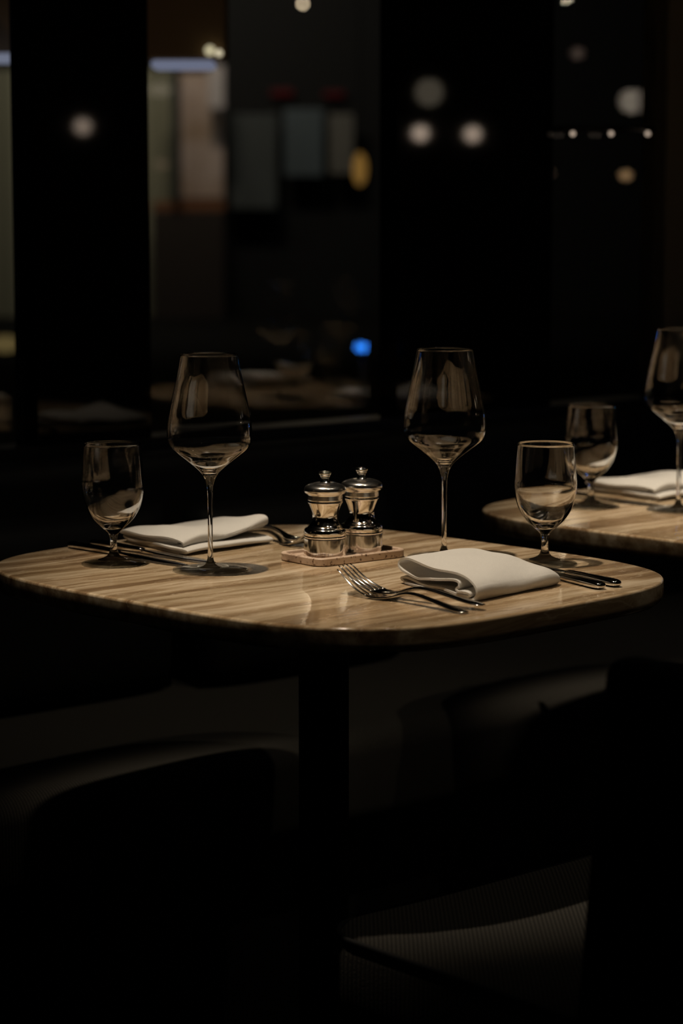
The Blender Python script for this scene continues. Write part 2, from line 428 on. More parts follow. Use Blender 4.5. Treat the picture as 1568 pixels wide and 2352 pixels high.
# ------------------------------------------------------------------ mills on their tray
def make_mill(label, loc):
    t = thing('pepper_mill', label, 'pepper mill', loc, 0.3, 'silver pepper mills')
    bm = bmesh.new()
    body = [(0.0, 0.0), (0.0240, 0.0), (0.0249, 0.0008), (0.0247, 0.004), (0.0244, 0.0205), (0.0240, 0.0212), (0.0246, 0.0222), (0.0246, 0.0232), (0.0240, 0.0240)]
    lathe(bm, dens(body + catmull([(0.0240, 0.0240), (0.0246, 0.0272), (0.0238, 0.0310), (0.0205, 0.0332), (0.0198, 0.0340), (0.0176, 0.0362), (0.0156, 0.0400), (0.0148, 0.0445), (0.0152, 0.0490), (0.0168, 0.0545), (0.0188, 0.0592), (0.0194, 0.0606)], 5)
          + [(0.0200, 0.0612), (0.0203, 0.0622), (0.0200, 0.0634), (0.0192, 0.0640), (0.0, 0.0640)]), 72)
    obj('body', bm, M['silver'], t)
    bm = bmesh.new()
    lathe(bm, dens([(0.0, 0.0642), (0.0195, 0.0642), (0.0199, 0.0650), (0.0199, 0.0706), (0.0205, 0.0716)] + catmull([(0.0205, 0.0716), (0.0230, 0.0726), (0.0243, 0.0752), (0.0241, 0.0780), (0.0226, 0.0804), (0.0195, 0.0822), (0.0160, 0.0833), (0.0135, 0.0837)], 6)
          + [(0.0130, 0.0843), (0.0100, 0.0849), (0.0066, 0.0852), (0.0, 0.0853)]), 72)
    obj('head', bm, M['silver_top'], t)
    bm = bmesh.new()
    lathe(bm, catmull([(0.0066, 0.0850), (0.0054, 0.0866), (0.0046, 0.0884), (0.0046, 0.0902), (0.0056, 0.0914), (0.0060, 0.0930), (0.0070, 0.0942), (0.0073, 0.0956), (0.0068, 0.0968), (0.0050, 0.0976), (0.0, 0.0978)], 5), 48)
    obj('knob', bm, M['silver'], t)
    for o in t.children:
        m = o.modifiers.new('es', 'EDGE_SPLIT'); m.split_angle = R(50)
    return t
ZM = ZT + 0.006
mill = make_mill('silver pepper mill at the front of the stone tray', (-0.0188, 2.762, ZM))
copy_tree(mill, (0.0235, 2.800, ZM), 'silver pepper mill standing behind the other one, at the far end of the tray', rotz=1.1)
TRA = R(39)
def rrect(a, b, r, seg=12):
    out = []
    for cx, cy, a0 in ((a - r, b - r, 0), (-a + r, b - r, pi / 2), (-a + r, -b + r, pi), (a - r, -b + r, 1.5 * pi)):
        for i in range(seg + 1):
            t = a0 + pi / 2 * i / seg; out.append(Vector((cx + r * cos(t), cy + r * sin(t))))
    return out
def make_tray(loc):
    bm = bmesh.new(); a, b, r = 0.0665, 0.0400, 0.014
    rings = [(rrect(a - .002, b - .002, r), 0.0), (rrect(a, b, r), 0.0015), (rrect(a, b, r), 0.0085), (rrect(a - .001, b - .001, r - .001), 0.0095), (rrect(a - .0045, b - .0045, r - .003), 0.0097), (rrect(a - .0055, b - .0055, r - .004), 0.009), (rrect(a - .006, b - .006, r - .005), 0.006)]
    plate(bm, rings)
    o = obj('stone_tray', bm, M['tray'], None, False, loc, TRA)
    return o
TRC = Vector((0.0015, 2.778, ZT))
tag(make_tray(TRC), 'small pinkish stone tray with a raised rim under the pepper mills', 'tray')

# ------------------------------------------------------------------ napkins
def ribbon_napkin(name, path, length, s_of, warp, thick, label, loc, rotz, npp=7, ns=34):
    """path: (u, z[, start shift]) cross-section; u runs from the far fold to the near fold. length along local x."""
    P = catmull(path, npp); bm = bmesh.new(); grid = []
    for i, (u, z) in enumerate([(p[0], p[1]) for p in P]):
        f = i / (len(P) - 1); row = []
        for k in range(ns + 1):
            t = k / ns; s0 = s_of(f, u, z); x = s0 + (length - s0) * t
            p = warp(x, u, z, t, f)
            if z > 0.003:          # soft creases and sag of real cloth
                p.z += 0.0007 * sin(38 * p.x + 55 * p.y + 3 * f) + 0.0005 * sin(91 * p.x - 70 * p.y + 9 * f)
                p.y += 0.0010 * sin(45 * p.x + 7 * f); p.x += 0.0016 * sin(60 * p.y + 17 * f) * (1 - t)
            row.append(bm.verts.new(p))
        grid.append(row)
    for a, b in zip(grid, grid[1:]):
        for k in range(ns): bm.faces.new([a[k], a[k + 1], b[k + 1], b[k]])
    o = obj(name, bm, M['linen'], None, True, loc, rotz)
    m = o.modifiers.new('solid', 'SOLIDIFY'); m.thickness = thick; m.offset = 0; m.use_rim = True
    b = o.modifiers.new('bev', 'BEVEL'); b.width = thick * 0.42; b.segments = 3; b.limit_method = 'ANGLE'; b.angle_limit = R(60)
    subsurf(o, 1)
    tag(o, label, 'napkin', 'white linen napkins'); return o
mm = 0.001
# local frame: +x along the table's front edge, +y away from it; u = 0 is the far fold, u grows towards the near fold (-y)
pathA = [(0.146, 1.4 * mm), (0.10, 1.6 * mm), (0.05, 1.8 * mm), (0.018, 2.2 * mm), (0.002, 3.6 * mm), (0.001, 6.2 * mm), (0.016, 7.6 * mm), (0.05, 6.2 * mm), (0.10, 4.6 * mm), (0.132, 4.4 * mm),
         (0.142, 5.6 * mm), (0.142, 8.4 * mm), (0.133, 9.2 * mm), (0.122, 8.4 * mm), (0.116, 10.4 * mm), (0.121, 14.0 * mm), (0.117, 17.6 * mm), (0.104, 18.8 * mm), (0.078, 17.2 * mm), (0.052, 13.4 * mm), (0.033, 10.0 * mm),
         (0.018, 11.6 * mm), (0.004, 15.6 * mm), (-0.004, 21.0 * mm), (-0.002, 26.4 * mm), (0.010, 29.2 * mm), (0.036, 28.8 * mm), (0.066, 28.2 * mm), (0.092, 27.4 * mm), (0.118, 25.6 * mm), (0.138, 22.4 * mm),
         (0.151, 17.0 * mm), (0.155, 10.0 * mm), (0.152, 4.4 * mm), (0.146, 1.6 * mm)]
def s_A(f, u, z): return 0.002 * sin(11 * f)
LA = 0.150
def warp_A(x, u, z, t, f):
    xx = max(0.0, x / LA)
    zz = z * (1.0 - 0.06 * max(0, 1 - xx * 4) - 0.20 * xx ** 1.6)
    if z > 0.0155: zz += 0.0040 * sin(pi * min(1, xx * 1.05)) ** 1.5 * math.exp(-((u - 0.075) / 0.05) ** 2) + 0.0008 * sin(26 * x + 60 * u)
    elif z > 0.004: zz += 0.0006 * sin(50 * x + 90 * u)
    e = max(0.0, (xx - 0.84) / 0.16)                 # the closed far end rounds off
    zz = zz * (1 - 0.30 * e * e)
    uu = (u - 0.075) * (1 - 0.07 * e * e) * 0.935 + 0.070 + 0.0015 * sin(9 * xx)
    return Vector((x * 0.956, -uu + x * 0.292, max(zz, 0.0009)))
AP = Vector((0.063, 2.590, ZT))
nA = ribbon_napkin('napkin', pathA, LA, s_A, warp_A, 2.4 * mm, 'white napkin folded open at the front of the table, beside the forks', AP, R(32))
# napkin of the window-side place: two flat folds, the upper one lifting off at its right end
pathB = [(0.120, 1.4 * mm), (0.07, 1.4 * mm), (0.02, 1.6 * mm), (0.006, 3.2 * mm), (0.016, 4.8 * mm), (0.07, 4.6 * mm), (0.125, 4.4 * mm), (0.134, 5.6 * mm), (0.136, 8.0 * mm), (0.126, 9.4 * mm), (0.10, 9.2 * mm), (0.05, 9.4 * mm),
         (0.018, 9.6 * mm), (0.004, 11.4 * mm), (0.012, 13.2 * mm), (0.06, 13.0 * mm), (0.095, 12.6 * mm), (0.108, 13.4 * mm), (0.110, 15.2 * mm), (0.10, 16.4 * mm), (0.05, 16.4 * mm), (0.014, 16.8 * mm), (0.0, 19.0 * mm), (0.010, 21.6 * mm),
         (0.05, 22.4 * mm), (0.09, 22.0 * mm), (0.112, 21.0 * mm), (0.124, 18.4 * mm), (0.125, 14.0 * mm), (0.120, 11.6 * mm), (0.10, 11.0 * mm)]
LB = 0.142
def s_B(f, u, z): return 0.003 * sin(14 * f)
def warp_B(x, u, z, t, f):
    xx = max(0.0, x / LB)
    lift = (0.012 * xx ** 2) * min(1.0, max(0.0, (z - 0.0098) / 0.002))
    zz = z * (1 - 0.12 * xx) + lift + (0.0025 * sin(2.4 * pi * xx) if z > 0.016 else 0)
    flop = max(0.0, 0.35 - xx) / 0.35
    zz = zz * (1 - 0.22 * flop * flop)
    zz *= 1 - (1 - min(1, u / 0.12)) * (0.22 + 0.40 * xx)
    return Vector((x * 0.98, -u * 1.12 + x * 0.2, max(zz, 0.0009)))
BP = Vector((-0.268, 2.918, ZT))
nB = ribbon_napkin('napkin', pathB, LB, s_B, warp_B, 2.2 * mm, 'flat folded white napkin at the rear left, behind the tall wine glass', BP, R(35))
def ncopy(o, loc, label, rz=None):
    c = o.copy(); COL.objects.link(c); c.location = loc; c['label'] = label
    if rz is not None: c.rotation_euler = (0, 0, rz)
    return c
ncopy(nB, BP + SHIFT + Vector((0.02, -0.01, 0)), 'folded white napkin on the table further back at the right', R(35))
ncopy(nA, AP + SHIFT, 'folded white napkin on the aisle side of the table further back, mirrored in the window')
ncopy(nA, AP + SHIFT * 2, 'folded white napkin on the aisle side of the farthest table, mirrored in the window')
ncopy(nB, BP + SHIFT * 2, 'folded white napkin on the window side of the farthest table, mirrored in the window')

# ------------------------------------------------------------------ cutlery
def make_fork(label, loc, rotz, lift=0.0, tilt=0.0):
    """local: tines at +x end, handle towards -x, contact point of the head at x = 0"""
    bm = bmesh.new(); Y = Vector((0, 1, 0))
    prof = [(0.061, 0.0262), (0.049, 0.0172), (0.035, 0.0088), (0.019, 0.0030), (0.004, 0.0012), (-0.012, 0.0026), (-0.028, 0.0068), (-0.042, 0.0098), (-0.060, 0.0096), (-0.085, 0.0066), (-0.110, 0.0034), (-0.132, 0.0016), (-0.138, 0.0016)]
    def zc(x):
        p = sorted(prof)
        for (x0, z0), (x1, z1) in zip(p, p[1:]):
            if x0 <= x <= x1:
                t = (x - x0) / (x1 - x0); return z0 + (z1 - z0) * t
        return p[0][1] if x < p[0][0] else p[-1][1]
    def sm(x): return sum(zc(x + d * 0.002) for d in range(-3, 4)) / 7
    def sec(x, y, hw, ht):
        dz = (sm(x + .001) - sm(x - .001)) / .002; up = Vector((-dz, 0, 1)).normalized()
        return (Vector((x, y, sm(x) + ht * 0.2)), Y, up, hw, ht)
    W = [(0.016, 0.0120), (0.009, 0.0124), (0.0, 0.0116), (-0.008, 0.0086), (-0.016, 0.0052), (-0.026, 0.0036), (-0.045, 0.0034), (-0.070, 0.0040), (-0.100, 0.0058), (-0.125, 0.0076), (-0.134, 0.0060), (-0.1385, 0.0030)]
    T = [(0.016, 0.0009), (0.009, 0.0010), (0.0, 0.0011), (-0.016, 0.0015), (-0.026, 0.0021), (-0.045, 0.0023), (-0.085, 0.0019), (-0.125, 0.0013), (-0.1385, 0.0008)]
    def itp(tb, x):
        p = sorted(tb)
        for (x0, z0), (x1, z1) in zip(p, p[1:]):
            if x0 <= x <= x1: return z0 + (z1 - z0) * (x - x0) / (x1 - x0)
        return p[-1][1] if x > 0 else p[0][1]
    xs = [0.016 - 0.1545 * i / 60 for i in range(61)]
    loft(bm, [sec(x, 0, itp(W, x), itp(T, x)) for x in xs], 16, 2.4)
    for k in range(4):
        y0 = (-1.5 + k) * 0.0068; secs = []
        for i in range(15):
            x = 0.014 + 0.047 * i / 14
            secs.append(sec(x, y0 * (1 - 0.06 * i / 14), 0.0017 - 0.0009 * (i / 14) ** 2, 0.0011 - 0.0005 * (i / 14)))
        loft(bm, secs, 8, 2.2)
    for v in bm.verts:
        if v.co.x < -0.01: v.co.x = -0.01 + (v.co.x + 0.01) * 0.88
    o = obj('fork', bm, M['steel'], None, True, loc)
    o.rotation_euler = (0, tilt, rotz)
    return tag(o, label, 'fork', 'steel forks')
RF = TTH + pi / 2
f1 = make_fork('lower of the two stacked forks left of the front napkin', (0.0435, 2.490, ZT + 0.0002), R(132))
f2 = ncopy(f1, (0.0500, 2.4980, ZT + 0.0040), 'upper of the two stacked forks left of the front napkin', R(140))
f3 = ncopy(f1, (-0.064, 2.892, ZT + 0.0002), 'fork behind the mills, its tines rising beyond the rear napkin', R(-56))
f4 = ncopy(f1, (-0.058, 2.896, ZT + 0.0055), 'fork stacked on the one behind the mills by the rear napkin', R(-50))
def make_knife(label, loc, rotz, blade=True):
    """local: butt at x = 0, tip at +x"""
    t = thing('table_knife', label, 'knife', loc, rotz, 'steel table knives')
    Y = Vector((0, 1, 0)); Z = Vector((0, 0, 1)); bm = bmesh.new()
    W = [(0, .0026), (.0015, .0052), (.005, .0072), (.012, .0078), (.03, .0070), (.06, .0060), (.085, .0054), (.098, .0052)]
    T = [(0, .0016), (.0015, .0030), (.005, .0040), (.012, .0044), (.03, .0042), (.06, .0038), (.085, .0034), (.098, .0026)]
    loft(bm, [(Vector((w_[0], 0, 0.0044)), Y, Z, w_[1], t_[1]) for w_, t_ in zip(W, T)], 20, 2.6)
    o = obj('handle', bm, M['steel'], t); subsurf(o, 1)
    bm = bmesh.new(); secs = []
    for i in range(25):
        q = i / 24; x = 0.096 + 0.122 * q
        hw = 0.0046 + 0.0048 * min(1, q / 0.25) if q < 0.62 else 0.0094 * math.sqrt(max(0.004, 1 - ((q - 0.62) / 0.385) ** 2))
        off = 0.0035 * (q ** 2)
        secs.append((Vector((x, off, 0.0042 - 0.0022 * q)), Y, Vector((0, 0.12, 1)).normalized(), hw, 0.0009 - 0.0004 * q))
    loft(bm, secs, 10, 2.0)
    obj('blade', bm, M['steel'], t)
    return t
k1 = make_knife('table knife right of the front napkin, the nearer of two', (0.2790, 2.549, ZT), R(120))
copy_tree(k1, (0.2975, 2.5645, ZT), 'table knife right of the front napkin, the farther of two', rotz=R(120.5))
copy_tree(k1, (-0.3255, 2.868, ZT), 'table knife behind the left water glass, nearer to the table edge', rotz=R(-47))
copy_tree(k1, (-0.3010, 2.884, ZT), 'table knife between the left water glass and the rear napkin', rotz=R(-45))
copy_tree(k1, Vector((-0.315, 2.878, ZT)) + SHIFT, 'table knife beside the napkin on the table further back', rotz=R(-46))

# ------------------------------------------------------------------ banquette
def extr(name, prof, s0, s1, m, parent, seg=2, wav=None):
    """prof: (n, z) closed section extruded along s; the object's own x axis runs along the banquette"""
    bm = bmesh.new(); rings = []
    for k in range(seg + 1):
        s = s0 + (s1 - s0) * k / seg; rings.append([bm.verts.new((s, n + (wav(s, n, z) if wav else 0), z)) for n, z in prof])
    for a, b in zip(rings, rings[1:]):
        for i in range(len(a)):
            j = (i + 1) % len(a); bm.faces.new([a[i], a[j], b[j], b[i]])
    bm.faces.new(rings[0][::-1]); bm.faces.new(rings[-1]); bmesh.ops.recalc_face_normals(bm, faces=bm.faces)
    o = obj(name, bm, m, parent); mo = o.modifiers.new('es', 'EDGE_SPLIT'); mo.split_angle = R(50)
    return o
def rsec(n0, n1, z0, z1, r, seg=8):
    cx, cy = (n0 + n1) / 2, (z0 + z1) / 2
    return [(p.x + cx, p.y + cy) for p in rrect((n1 - n0) / 2, (z1 - z0) / 2, r, seg)]
bq = thing('banquette', 'long banquette with grey ribbed seat and black back below the windows', 'banquette', (0, 0, 0), PH)
extr('seat', rsec(2.40, 2.93, 0.31, 0.45, 0.035), -3, 7, M['seat'], bq)
extr('base', rsec(2.46, 2.93, 0.0, 0.312, 0.004), -3, 7, M['black_metal'], bq)
extr('backrest', rsec(2.885, 2.982, 0.43, 0.785, 0.03), -3, 7, M['leather'], bq)
def make_cushion(label, s, n, z, w_, h_, d_, tilt):
    bm = bmesh.new(); nx = 20
    for sgn in (1, -1):
        g = [[None] * (nx + 1) for _ in range(nx + 1)]
        for i in range(nx + 1):
            for j in range(nx + 1):
                u, v = -1 + 2 * i / nx, -1 + 2 * j / nx
                th = d_ / 2 * (max(0, (1 - u ** 4)) * max(0, (1 - v ** 4))) ** 0.42
                pin = 1 - 0.07 * (u * u * (1 - v * v)) ; pin2 = 1 - 0.07 * (v * v * (1 - u * u))
                g[i][j] = bm.verts.new((u * w_ / 2 * pin2 * (1 - 0.0), sgn * th, v * h_ / 2 * pin))
        for i in range(nx):
            for j in range(nx): bm.faces.new([g[i][j], g[i + 1][j], g[i + 1][j + 1], g[i][j + 1]])
    bmesh.ops.remove_doubles(bm, verts=bm.verts, dist=1e-5); bmesh.ops.recalc_face_normals(bm, faces=bm.faces)
    o = obj('scatter_cushion', bm, M['leather'], None, True, sn(s, n, z)); o.rotation_euler = (tilt, 0, PH)
    return tag(o, label, 'cushion', 'black cushions on the banquette')
make_cushion('black cushion leaning on the banquette back, behind the middle table, left one', 1.90, 2.818, 0.587, 0.42, 0.27, 0.11, R(-4))
make_cushion('black cushion leaning on the banquette back behind the pedestal of the middle table', 2.33, 2.79, 0.585, 0.40, 0.27, 0.12, R(-8))

# ------------------------------------------------------------------ the tub chair
def make_chair(label, s0, s1, n0, n1):
    t = thing('dining_chair', label, 'chair', sn((s0 + s1) / 2, (n0 + n1) / 2, 0), PH)
    a, b = (s1 - s0) / 2, (n1 - n0) / 2
    bm = bmesh.new()
    def rr(d, r=0.06): return rrect(a - d, b - d, r, 10)
    plate(bm, [(rr(.012, .05), 0.345), (rr(.003), 0.352), (rr(0), 0.365), (rr(0), 0.425), (rr(.004), 0.438), (rr(.012, .05), 0.445), (rr(.03, .04), 0.4495), (rr(.08, .03), 0.452)])
    o = obj('seat', bm, M['chair_seat'], t)
    m = o.modifiers.new('es', 'EDGE_SPLIT'); m.split_angle = R(50)
    bm = bmesh.new(); ol = rr(.004); tube(bm, [(p.x, p.y, 0.4405) for p in ol + ol[:1]], 0.0032)
    obj('piping', bm, M['leather'], t)
    # wrap-around back: plan path from one arm end round the back to the other
    ao, bo = a + 0.022, b + 0.02; pl = []
    r = 0.14; nf = -b + 0.15
    pl.append((-ao, nf)); pl.append((-ao, -bo + r))
    for i in range(1, 12):
        q = pi + (pi / 2) * i / 12; pl.append((-ao + r + r * cos(q), -bo + r + r * sin(q)))
    pl.append((-ao + r, -bo)); pl.append((0, -bo - 0.012)); pl.append((ao - r, -bo))
    for i in range(1, 12):
        q = 1.5 * pi + (pi / 2) * i / 12; pl.append((ao - r + r * cos(q), -bo + r + r * sin(q)))
    pl.append((ao, -bo + r)); pl.append((ao, nf))
    bm = bmesh.new(); zs = [0.30, 0.36, 0.45, 0.56, 0.68, 0.76, 0.785]; grid = []
    for x, y in pl:
        row = []
        for z in zs:
            k = (z - 0.45) / 0.33; fr = max(0.0, (y - (-bo + r)) / 0.1)
            row.append(bm.verts.new((x * (1 + 0.02 * k), y - 0.05 * k * min(1, fr) - 0.02 * k, z)))
        grid.append(row)
    for p, q in zip(grid, grid[1:]):
        for k in range(len(zs) - 1): bm.faces.new([p[k], q[k], q[k + 1], p[k + 1]])
    o = obj('backrest', bm, M['leather'], t)
    m = o.modifiers.new('solid', 'SOLIDIFY'); m.thickness = 0.042; m.offset = 0
    bevel(o, 0.014, 4, 50)
    for x, y in ((-1, -1), (1, -1), (-1, 1), (1, 1)):
        bm = bmesh.new(); tube(bm, [(x * (a - .04), y * (b - .05), 0.35), (x * (a - .015), y * (b - .02), 0.0)], 0.012, 12)
        obj('leg', bm, M['black_metal'], t)
    return t
make_chair('black tub chair with grey ribbed seat, pushed under the middle table at the lower right', 1.512, 1.985, 1.24, 1.790)

# ------------------------------------------------------------------ lamps whose mirror images glow in the piers and panes
def globe(px, py, Dv, r, strength, col, label, cat='lamp', n_mirror=None, name='globe_lamp', group='round pendant lamps mirrored in the black piers'):
    p = at(px, py, Dv)
    if n_mirror is not None:
        s, n = to_sn(p); p = sn(s, 2 * n_mirror - n, p.z)
    t = thing(name, label, cat, p, 0, group)
    bm = bmesh.new(); bmesh.ops.create_uvsphere(bm, u_segments=24, v_segments=14, radius=r)
    m = simple('glow', (0.8, 0.8, 0.8), 0.5, 0, 0.2, col, strength); obj('bulb', bm, m, t)
    bm = bmesh.new(); lathe(bm, [(0.0, r * 0.95), (r * 0.45, r * 0.9), (r * 0.45, r * 1.5), (0.004, r * 1.6), (0.0, r * 1.6)], 20); bmesh.ops.recalc_face_normals(bm, faces=bm.faces)
    obj('socket', bm, M['black_metal'], t)
    if p.z < 3.8:
        bm = bmesh.new(); tube(bm, [(0, 0, r * 1.5), (0, 0, 3.9 - p.z)], 0.003, 6); obj('cord', bm, M['black_metal'], t)
    return t
W1 = (1.0, 0.78, 0.60)
globe(190, 290, 9.0, 0.030, 9, W1, 'round pendant lamp mirrored alone in the left black pier', n_mirror=2.985)
globe(965, 306, 9.0, 0.030, 13, W1, 'round pendant lamp mirrored in the middle pier, left of a pair', n_mirror=2.985)
globe(1085, 308, 9.0, 0.030, 12, W1, 'round pendant lamp mirrored in the middle pier, right of a pair', n_mirror=2.985)
globe(985, 212, 8.0, 0.045, 1.9, (1.0, 0.85, 0.62), 'larger dim pendant lamp mirrored above the pair in the middle pier', n_mirror=2.985)
globe(1455, 232, 8.0, 0.040, 1.6, (1.0, 0.84, 0.66), 'large pendant lamp mirrored at the upper right beside the corner wall', n_mirror=N_WIN)
globe(1330, 122, 8.0, 0.020, 0.5, (1.0, 0.7, 0.55), 'faint reddish lamp mirrored at the upper right', n_mirror=N_WIN)
globe(1440, 402, 8.5, 0.018, 2.6, (1.0, 0.62, 0.30), 'small amber lamp mirrored below the row of tiny lights', n_mirror=N_WIN)
globe(1262, 398, 8.5, 0.015, 1.0, (1.0, 0.66, 0.42), 'small dim amber lamp mirrored left of the brighter amber one', n_mirror=N_WIN)
globe(1305, -2, 9.0, 0.007, 60, (1.0, 0.84, 0.62), 'tiny bright lamp mirrored at the top edge, upper right', n_mirror=N_WIN)
def on_plane(px, py, n0):
    a = (px - 784) / F; return at(px, py, n0 / (CS - SN * a))
rl = thing('light_rail', 'black rail with three tiny bulbs in front of the window at the upper right', 'light', on_plane(1400, 300, 2.96))
bm = bmesh.new(); o0 = on_plane(1400, 300, 2.96)
tube(bm, [on_plane(px, 296, 2.96) - o0 for px in (1288, 1400, 1500)] , 0.006, 10); obj('rail', bm, M['black_metal'], rl)
for px in (1300, 1490):
    bm = bmesh.new(); q = on_plane(px, 296, 2.96) - o0; tube(bm, [q, q + NV * 0.058], 0.004, 8); obj('bracket', bm, M['black_metal'], rl)
for px in (1315, 1403, 1487):
    bm = bmesh.new(); bmesh.ops.create_uvsphere(bm, u_segments=16, v_segments=10, radius=0.0042)
    q = on_plane(px, 307, 2.955) - o0
    for v in bm.verts: v.co += q
    obj('bulb', bm, simple('tiny_glow', (.5, .5, .5), 0.5, 0, 0.2, W1, 0.55), rl)
# unseen ceiling lamps added as small lenses, to put glints in glass and silver
cl = None
for i, (a, b_) in enumerate(((0.2, 1.2), (1.6, 0.4), (3.0, 0.8), (4.6, 1.6), (-1.0, -0.6), (0.9, -1.6), (2.6, -1.4), (4.4, -0.8), (-1.4, 1.8), (3.6, 2.1))):
    lab = 'unseen lamp in the dining room ceiling, added for glints in glass and silver'
    if cl is None:
        cl = thing('glint_lamp', lab, 'light', sn(a, b_, 3.9), 0, 'ceiling lamps added for glints')
        bm = bmesh.new(); lathe(bm, [(0.0, -0.012), (0.020, -0.012), (0.020, -0.004), (0.0, -0.004)], 24); bmesh.ops.recalc_face_normals(bm, faces=bm.faces)
        obj('lens', bm, simple('lens_glow', (.5, .5, .5), 0.5, 0, 0.2, (1.0, 0.88, 0.72), 60), cl)
        bm = bmesh.new(); lathe(bm, [(0.031, 0.0), (0.031, -0.02), (0.042, -0.02), (0.042, 0.0)], 32); bmesh.ops.recalc_face_normals(bm, faces=bm.faces)
        obj('ring', bm, M['black_metal'], cl)
    else: copy_tree(cl, sn(a, b_, 3.9), lab)

# ------------------------------------------------------------------ the hall beyond the glass
DB = 24.0
def flat(name, px0, py0, px1, py1, D, m, label=None, cat=None, depth=0.1, structure=False, group=None):
    a = at(px0, py0, D); b = at(px1, py1, D); bm = bmesh.new()
    c = Vector(((a.x + b.x) / 2, D, b.z))
    box(bm, a.x - c.x, b.x - c.x, 0, depth, 0, a.z - b.z)
    bmesh.ops.recalc_face_normals(bm, faces=bm.faces)
    o = obj(name, bm, m, None, False, c); bevel(o, 0.01, 2)
    if structure: struct(o)
    else: tag(o, label, cat, group)
    return o
def lum(name, col, s): return simple(name, (0.01, 0.01, 0.01), 0.6, 0, 0.2, col, s)
slab('ceiling_hall', -20, 45, 3.2, 50, 5.5, 5.6, M['dark_wall'])
slab('ground', -20, 45, 3.2, 50, -0.12, -0.02, simple('paving', (0.006, 0.0055, 0.005), 0.8, 0, 0.1))
M['far_brown'] = simple('far_brown', (0.20, 0.13, 0.07), 0.9)
M['far_olive'] = simple('far_olive', (0.28, 0.27, 0.19), 0.9)
flat('wall_hall', -400, -260, 1700, 1050, DB + 0.6, simple('far_dark', (0.006, 0.006, 0.006), 0.9), structure=True)
DS = 4.9
flat('trim_5', -90, -150, 520, 137, DS, M['far_brown'], structure=True)
flat('trim_6', -80, 160, 400, 1000, DB + 0.45, M['far_olive'], structure=True)
def noise_panel(name, c1, c2, scale):
    m, nt, b = mat(name); tc = N(nt, 'ShaderNodeTexCoord'); nz = N(nt, 'ShaderNodeTexNoise', Scale=scale, Detail=3.0)
    L(nt, tc.outputs['Object'], nz.inputs['Vector']); r = ramp(nt, [(0.35, c1), (0.65, c2)]); L(nt, nz.outputs['Fac'], r.inputs[0]); L(nt, r.outputs[0], b.inputs['Base Color'])
    b.inputs['Roughness'].default_value = 0.8; return m
flat('picture_panel', 412, 168, 514, 456, DB, noise_panel('rosy_panel', (0.42, 0.30, 0.22), (0.62, 0.50, 0.46), 2.2), 'tall blurred rosy panel lit beyond the window, upper left', 'panel', 0.12)
flat('pale_column', 478, 150, 515, 250, DB - 0.3, simple('pale', (0.55, 0.5, 0.5), 0.8), 'pale lilac block at the top of the rosy panel beyond the window', 'block', 0.2)
flat('dark_post', 395, 178, 414, 460, DB - 0.2, simple('post', (0.02, 0.025, 0.025), 0.7), 'dark upright post left of the blurred rosy panel', 'post', 0.15)
flat('dark_cabinet', 350, 487, 516, 734, DB - 0.1, simple('dark_cab', (0.03, 0.02, 0.015), 0.8), 'dark cabinet under the rusty plinth beyond the window', 'cabinet', 0.3)
flat('brick_plinth', 350, 462, 516, 486, DB - 0.1, simple('rust', (0.22, 0.09, 0.04), 0.9), 'low rusty red plinth below the blurred rosy panel', 'plinth', 0.3)
flat('strip_light', 345, 137, 492, 157, DS, lum('cold_strip', (0.62, 0.68, 1.0), 0.24), 'cold white strip light beyond the middle window, upper left', 'light', 0.1, group='strip lights beyond the glass')
flat('strip_light', -80, 121, 50, 141, DS - 0.11, lum('cold_strip', (0.66, 0.72, 1.0), 0.25), 'cold white strip light seen at the left picture edge', 'light', 0.1, group='strip lights beyond the glass')
def far_lamp(px, py, D, r, col, s, label, cat='lamp', name='far_lamp', flat_=1.0, group=None):
    p = at(px, py, D); bm = bmesh.new(); bmesh.ops.create_uvsphere(bm, u_segments=20, v_segments=12, radius=r)
    for v in bm.verts: v.co.z *= flat_
    t = thing(name, label, cat, p, 0, group); obj('bulb', bm, lum('far_glow', col, s), t)
    if D > 6:
        bm = bmesh.new(); tube(bm, [(0, 0, r * flat_ * 0.9), (0, 0, 5.5 - p.z)], 0.004, 6); obj('cord', bm, M['black_metal'], t)
    return t
far_lamp(695, 9, 16, 0.012, (1.0, 0.78, 0.52), 7.0, 'small bright warm lamp beyond the window at the top edge, left of centre')
far_lamp(482, 116, DS - 0.014, 0.011, (1.0, 0.86, 0.55), 0.55, 'bright yellowish lamp above the cold strip light')
far_lamp(503, 122, DS - 0.010, 0.007, (1.0, 0.86, 0.60), 0.8, 'smaller yellowish lamp touching the one above the strip light')
far_lamp(40, 124, DS - 0.115, 0.008, (1.0, 0.80, 0.45), 0.8, 'warm lamp at the right end of the left edge strip light')
far_lamp(366, 206, 20, 0.10, (1.0, 0.84, 0.58), 0.14, 'wide dim lampshade left of the dark post', flat_=0.45)
far_lamp(370, 378, 20.8, 0.06, (1.0, 0.72, 0.45), 0.08, 'low dim warm lamp at the foot of the dark post', flat_=0.55)
far_lamp(826, 388, 18, 0.05, (1.0, 0.52, 0.12), 0.19, 'upright amber lamp beyond the window, right of the grey panels', flat_=2.4)
far_lamp(12, 790, 12, 0.07, (1.0, 0.72, 0.28), 0.10, 'dull golden lamp low at the left picture edge', flat_=0.6)
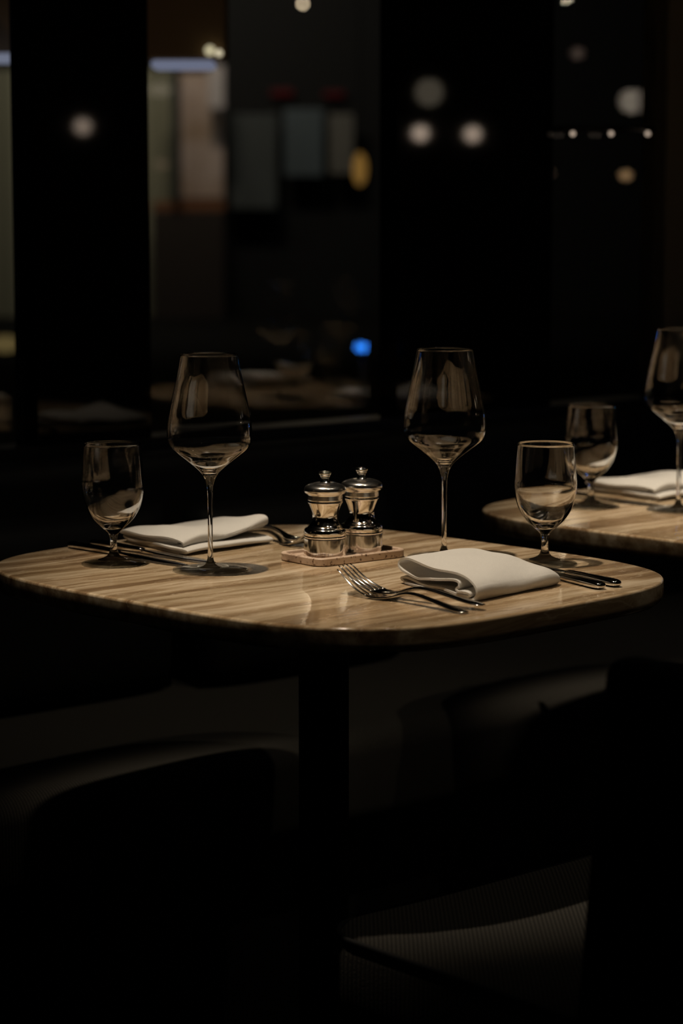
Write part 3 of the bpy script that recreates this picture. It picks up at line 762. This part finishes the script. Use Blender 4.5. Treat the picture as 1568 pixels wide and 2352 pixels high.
for i, (x0, x1, y0_, y1_, c) in enumerate(((528, 636, 262, 480, (0.07, 0.08, 0.08)), (652, 742, 250, 405, (0.09, 0.115, 0.13)), (756, 812, 262, 400, (0.16, 0.15, 0.13)))):
    flat('wall_panel', x0, y0_, x1, y1_, DB + 0.3, simple('grey_panel', c, 0.7), ('tall blurred grey panel beyond the window, next to the rosy panel', 'bluish grey panel beyond the window, between two other grey panels', 'narrow brownish grey panel beyond the window, beside the amber lamp')[i], 'panel', group='grey panels on the far wall')
flat('red_sign', 622, 204, 672, 219, DB + 0.5, lum('red', (1, 0.03, 0.05), 0.022), 'faint red lit bar beyond the window, left one of two', 'sign', group='red bars')
flat('red_sign', 742, 208, 790, 222, DB + 0.5, lum('red', (1, 0.03, 0.05), 0.018), 'faint red lit bar beyond the window, right one of two', 'sign', group='red bars')
def area(name, loc, target, power, sx, sy, col):
    l = bpy.data.lights.new(name, 'AREA'); o = bpy.data.objects.new(name, l); COL.objects.link(o)
    l.shape = 'RECTANGLE'; l.size = sx; l.size_y = sy; l.energy = power; l.color = col; o.location = loc
    o.rotation_euler = (Vector(target) - Vector(loc)).to_track_quat('-Z', 'Y').to_euler()
# unseen area lamps added to light the far wall of the hall
area('hall_fill', (-1.4, 21.8, 4.4), (-1.5, 24, 2.0), 30, 0.8, 0.3, (1.0, 0.86, 0.68))
area('hall_fill', (-3.6, 21.8, 4.6), (-3.6, 24.3, 2.0), 11, 0.8, 0.3, (0.92, 0.9, 0.78))
spot('soffit_fill', (-0.2, 4.0, 0.9), (-0.33, 4.9, 1.75), 1.6, 60, 0.6, 0.03, (1.0, 0.75, 0.5))  # unseen lamp added to brighten the brown soffit
area('hall_fill', (0.6, 21.0, 4.8), (0.3, 24, 2.0), 4.5, 0.8, 0.3, (0.85, 0.92, 1.0))
# blue tealight lamp on the farthest table, mirrored in the window
pb = at(836, 792, 4.9); sb, nb = to_sn(pb)
tl = thing('table_light', 'small blue light standing on the farthest table, mirrored in the window', 'light', sn(sb, 2 * N_WIN - nb, ZT))
bm = bmesh.new(); lathe(bm, [(0, 0), (0.02, 0), (0.02, 0.004), (0.004, 0.006), (0.004, pb.z - ZT - 0.01), (0, pb.z - ZT - 0.01)], 24); bmesh.ops.recalc_face_normals(bm, faces=bm.faces)
obj('stand', bm, M['black_metal'], tl)
bm = bmesh.new(); bmesh.ops.create_uvsphere(bm, u_segments=16, v_segments=10, radius=0.013)
for v in bm.verts: v.co.z += pb.z - ZT - 0.005
obj('bulb', bm, lum('blue_glow', (0.03, 0.25, 1.0), 14), tl)

# pendants deep in the hall, above the picture: their light streaks lie on the polished stone
for i, (px, py, st) in enumerate(((742, 1396, 190), (818, 1392, 90), (254, 1312, 110), (1310, 1288, 60))):
    a = at(px, py, 1.0) - Vector((0, 0, CAMH)); k = (ZT - CAMH) / a.z; h = Vector((a.x * k, a.y * k, ZT)); Dl = 13.0 + i * 0.4
    q = (Dl - h.y) / a.y; p = Vector((h.x + a.x * q, Dl, ZT - a.z * q))
    t = thing('hall_pendant', 'pendant of the hall beyond the glass, seen only as a streak on the table top', 'lamp', p, 0, 'hall pendants')
    bm = bmesh.new(); bmesh.ops.create_uvsphere(bm, u_segments=16, v_segments=10, radius=0.022); obj('bulb', bm, lum('hall_glow', (1.0, 0.8, 0.55), st), t)
    bm = bmesh.new(); tube(bm, [(0, 0, 0.02), (0, 0, 5.5 - p.z)], 0.004, 6); obj('cord', bm, M['black_metal'], t)
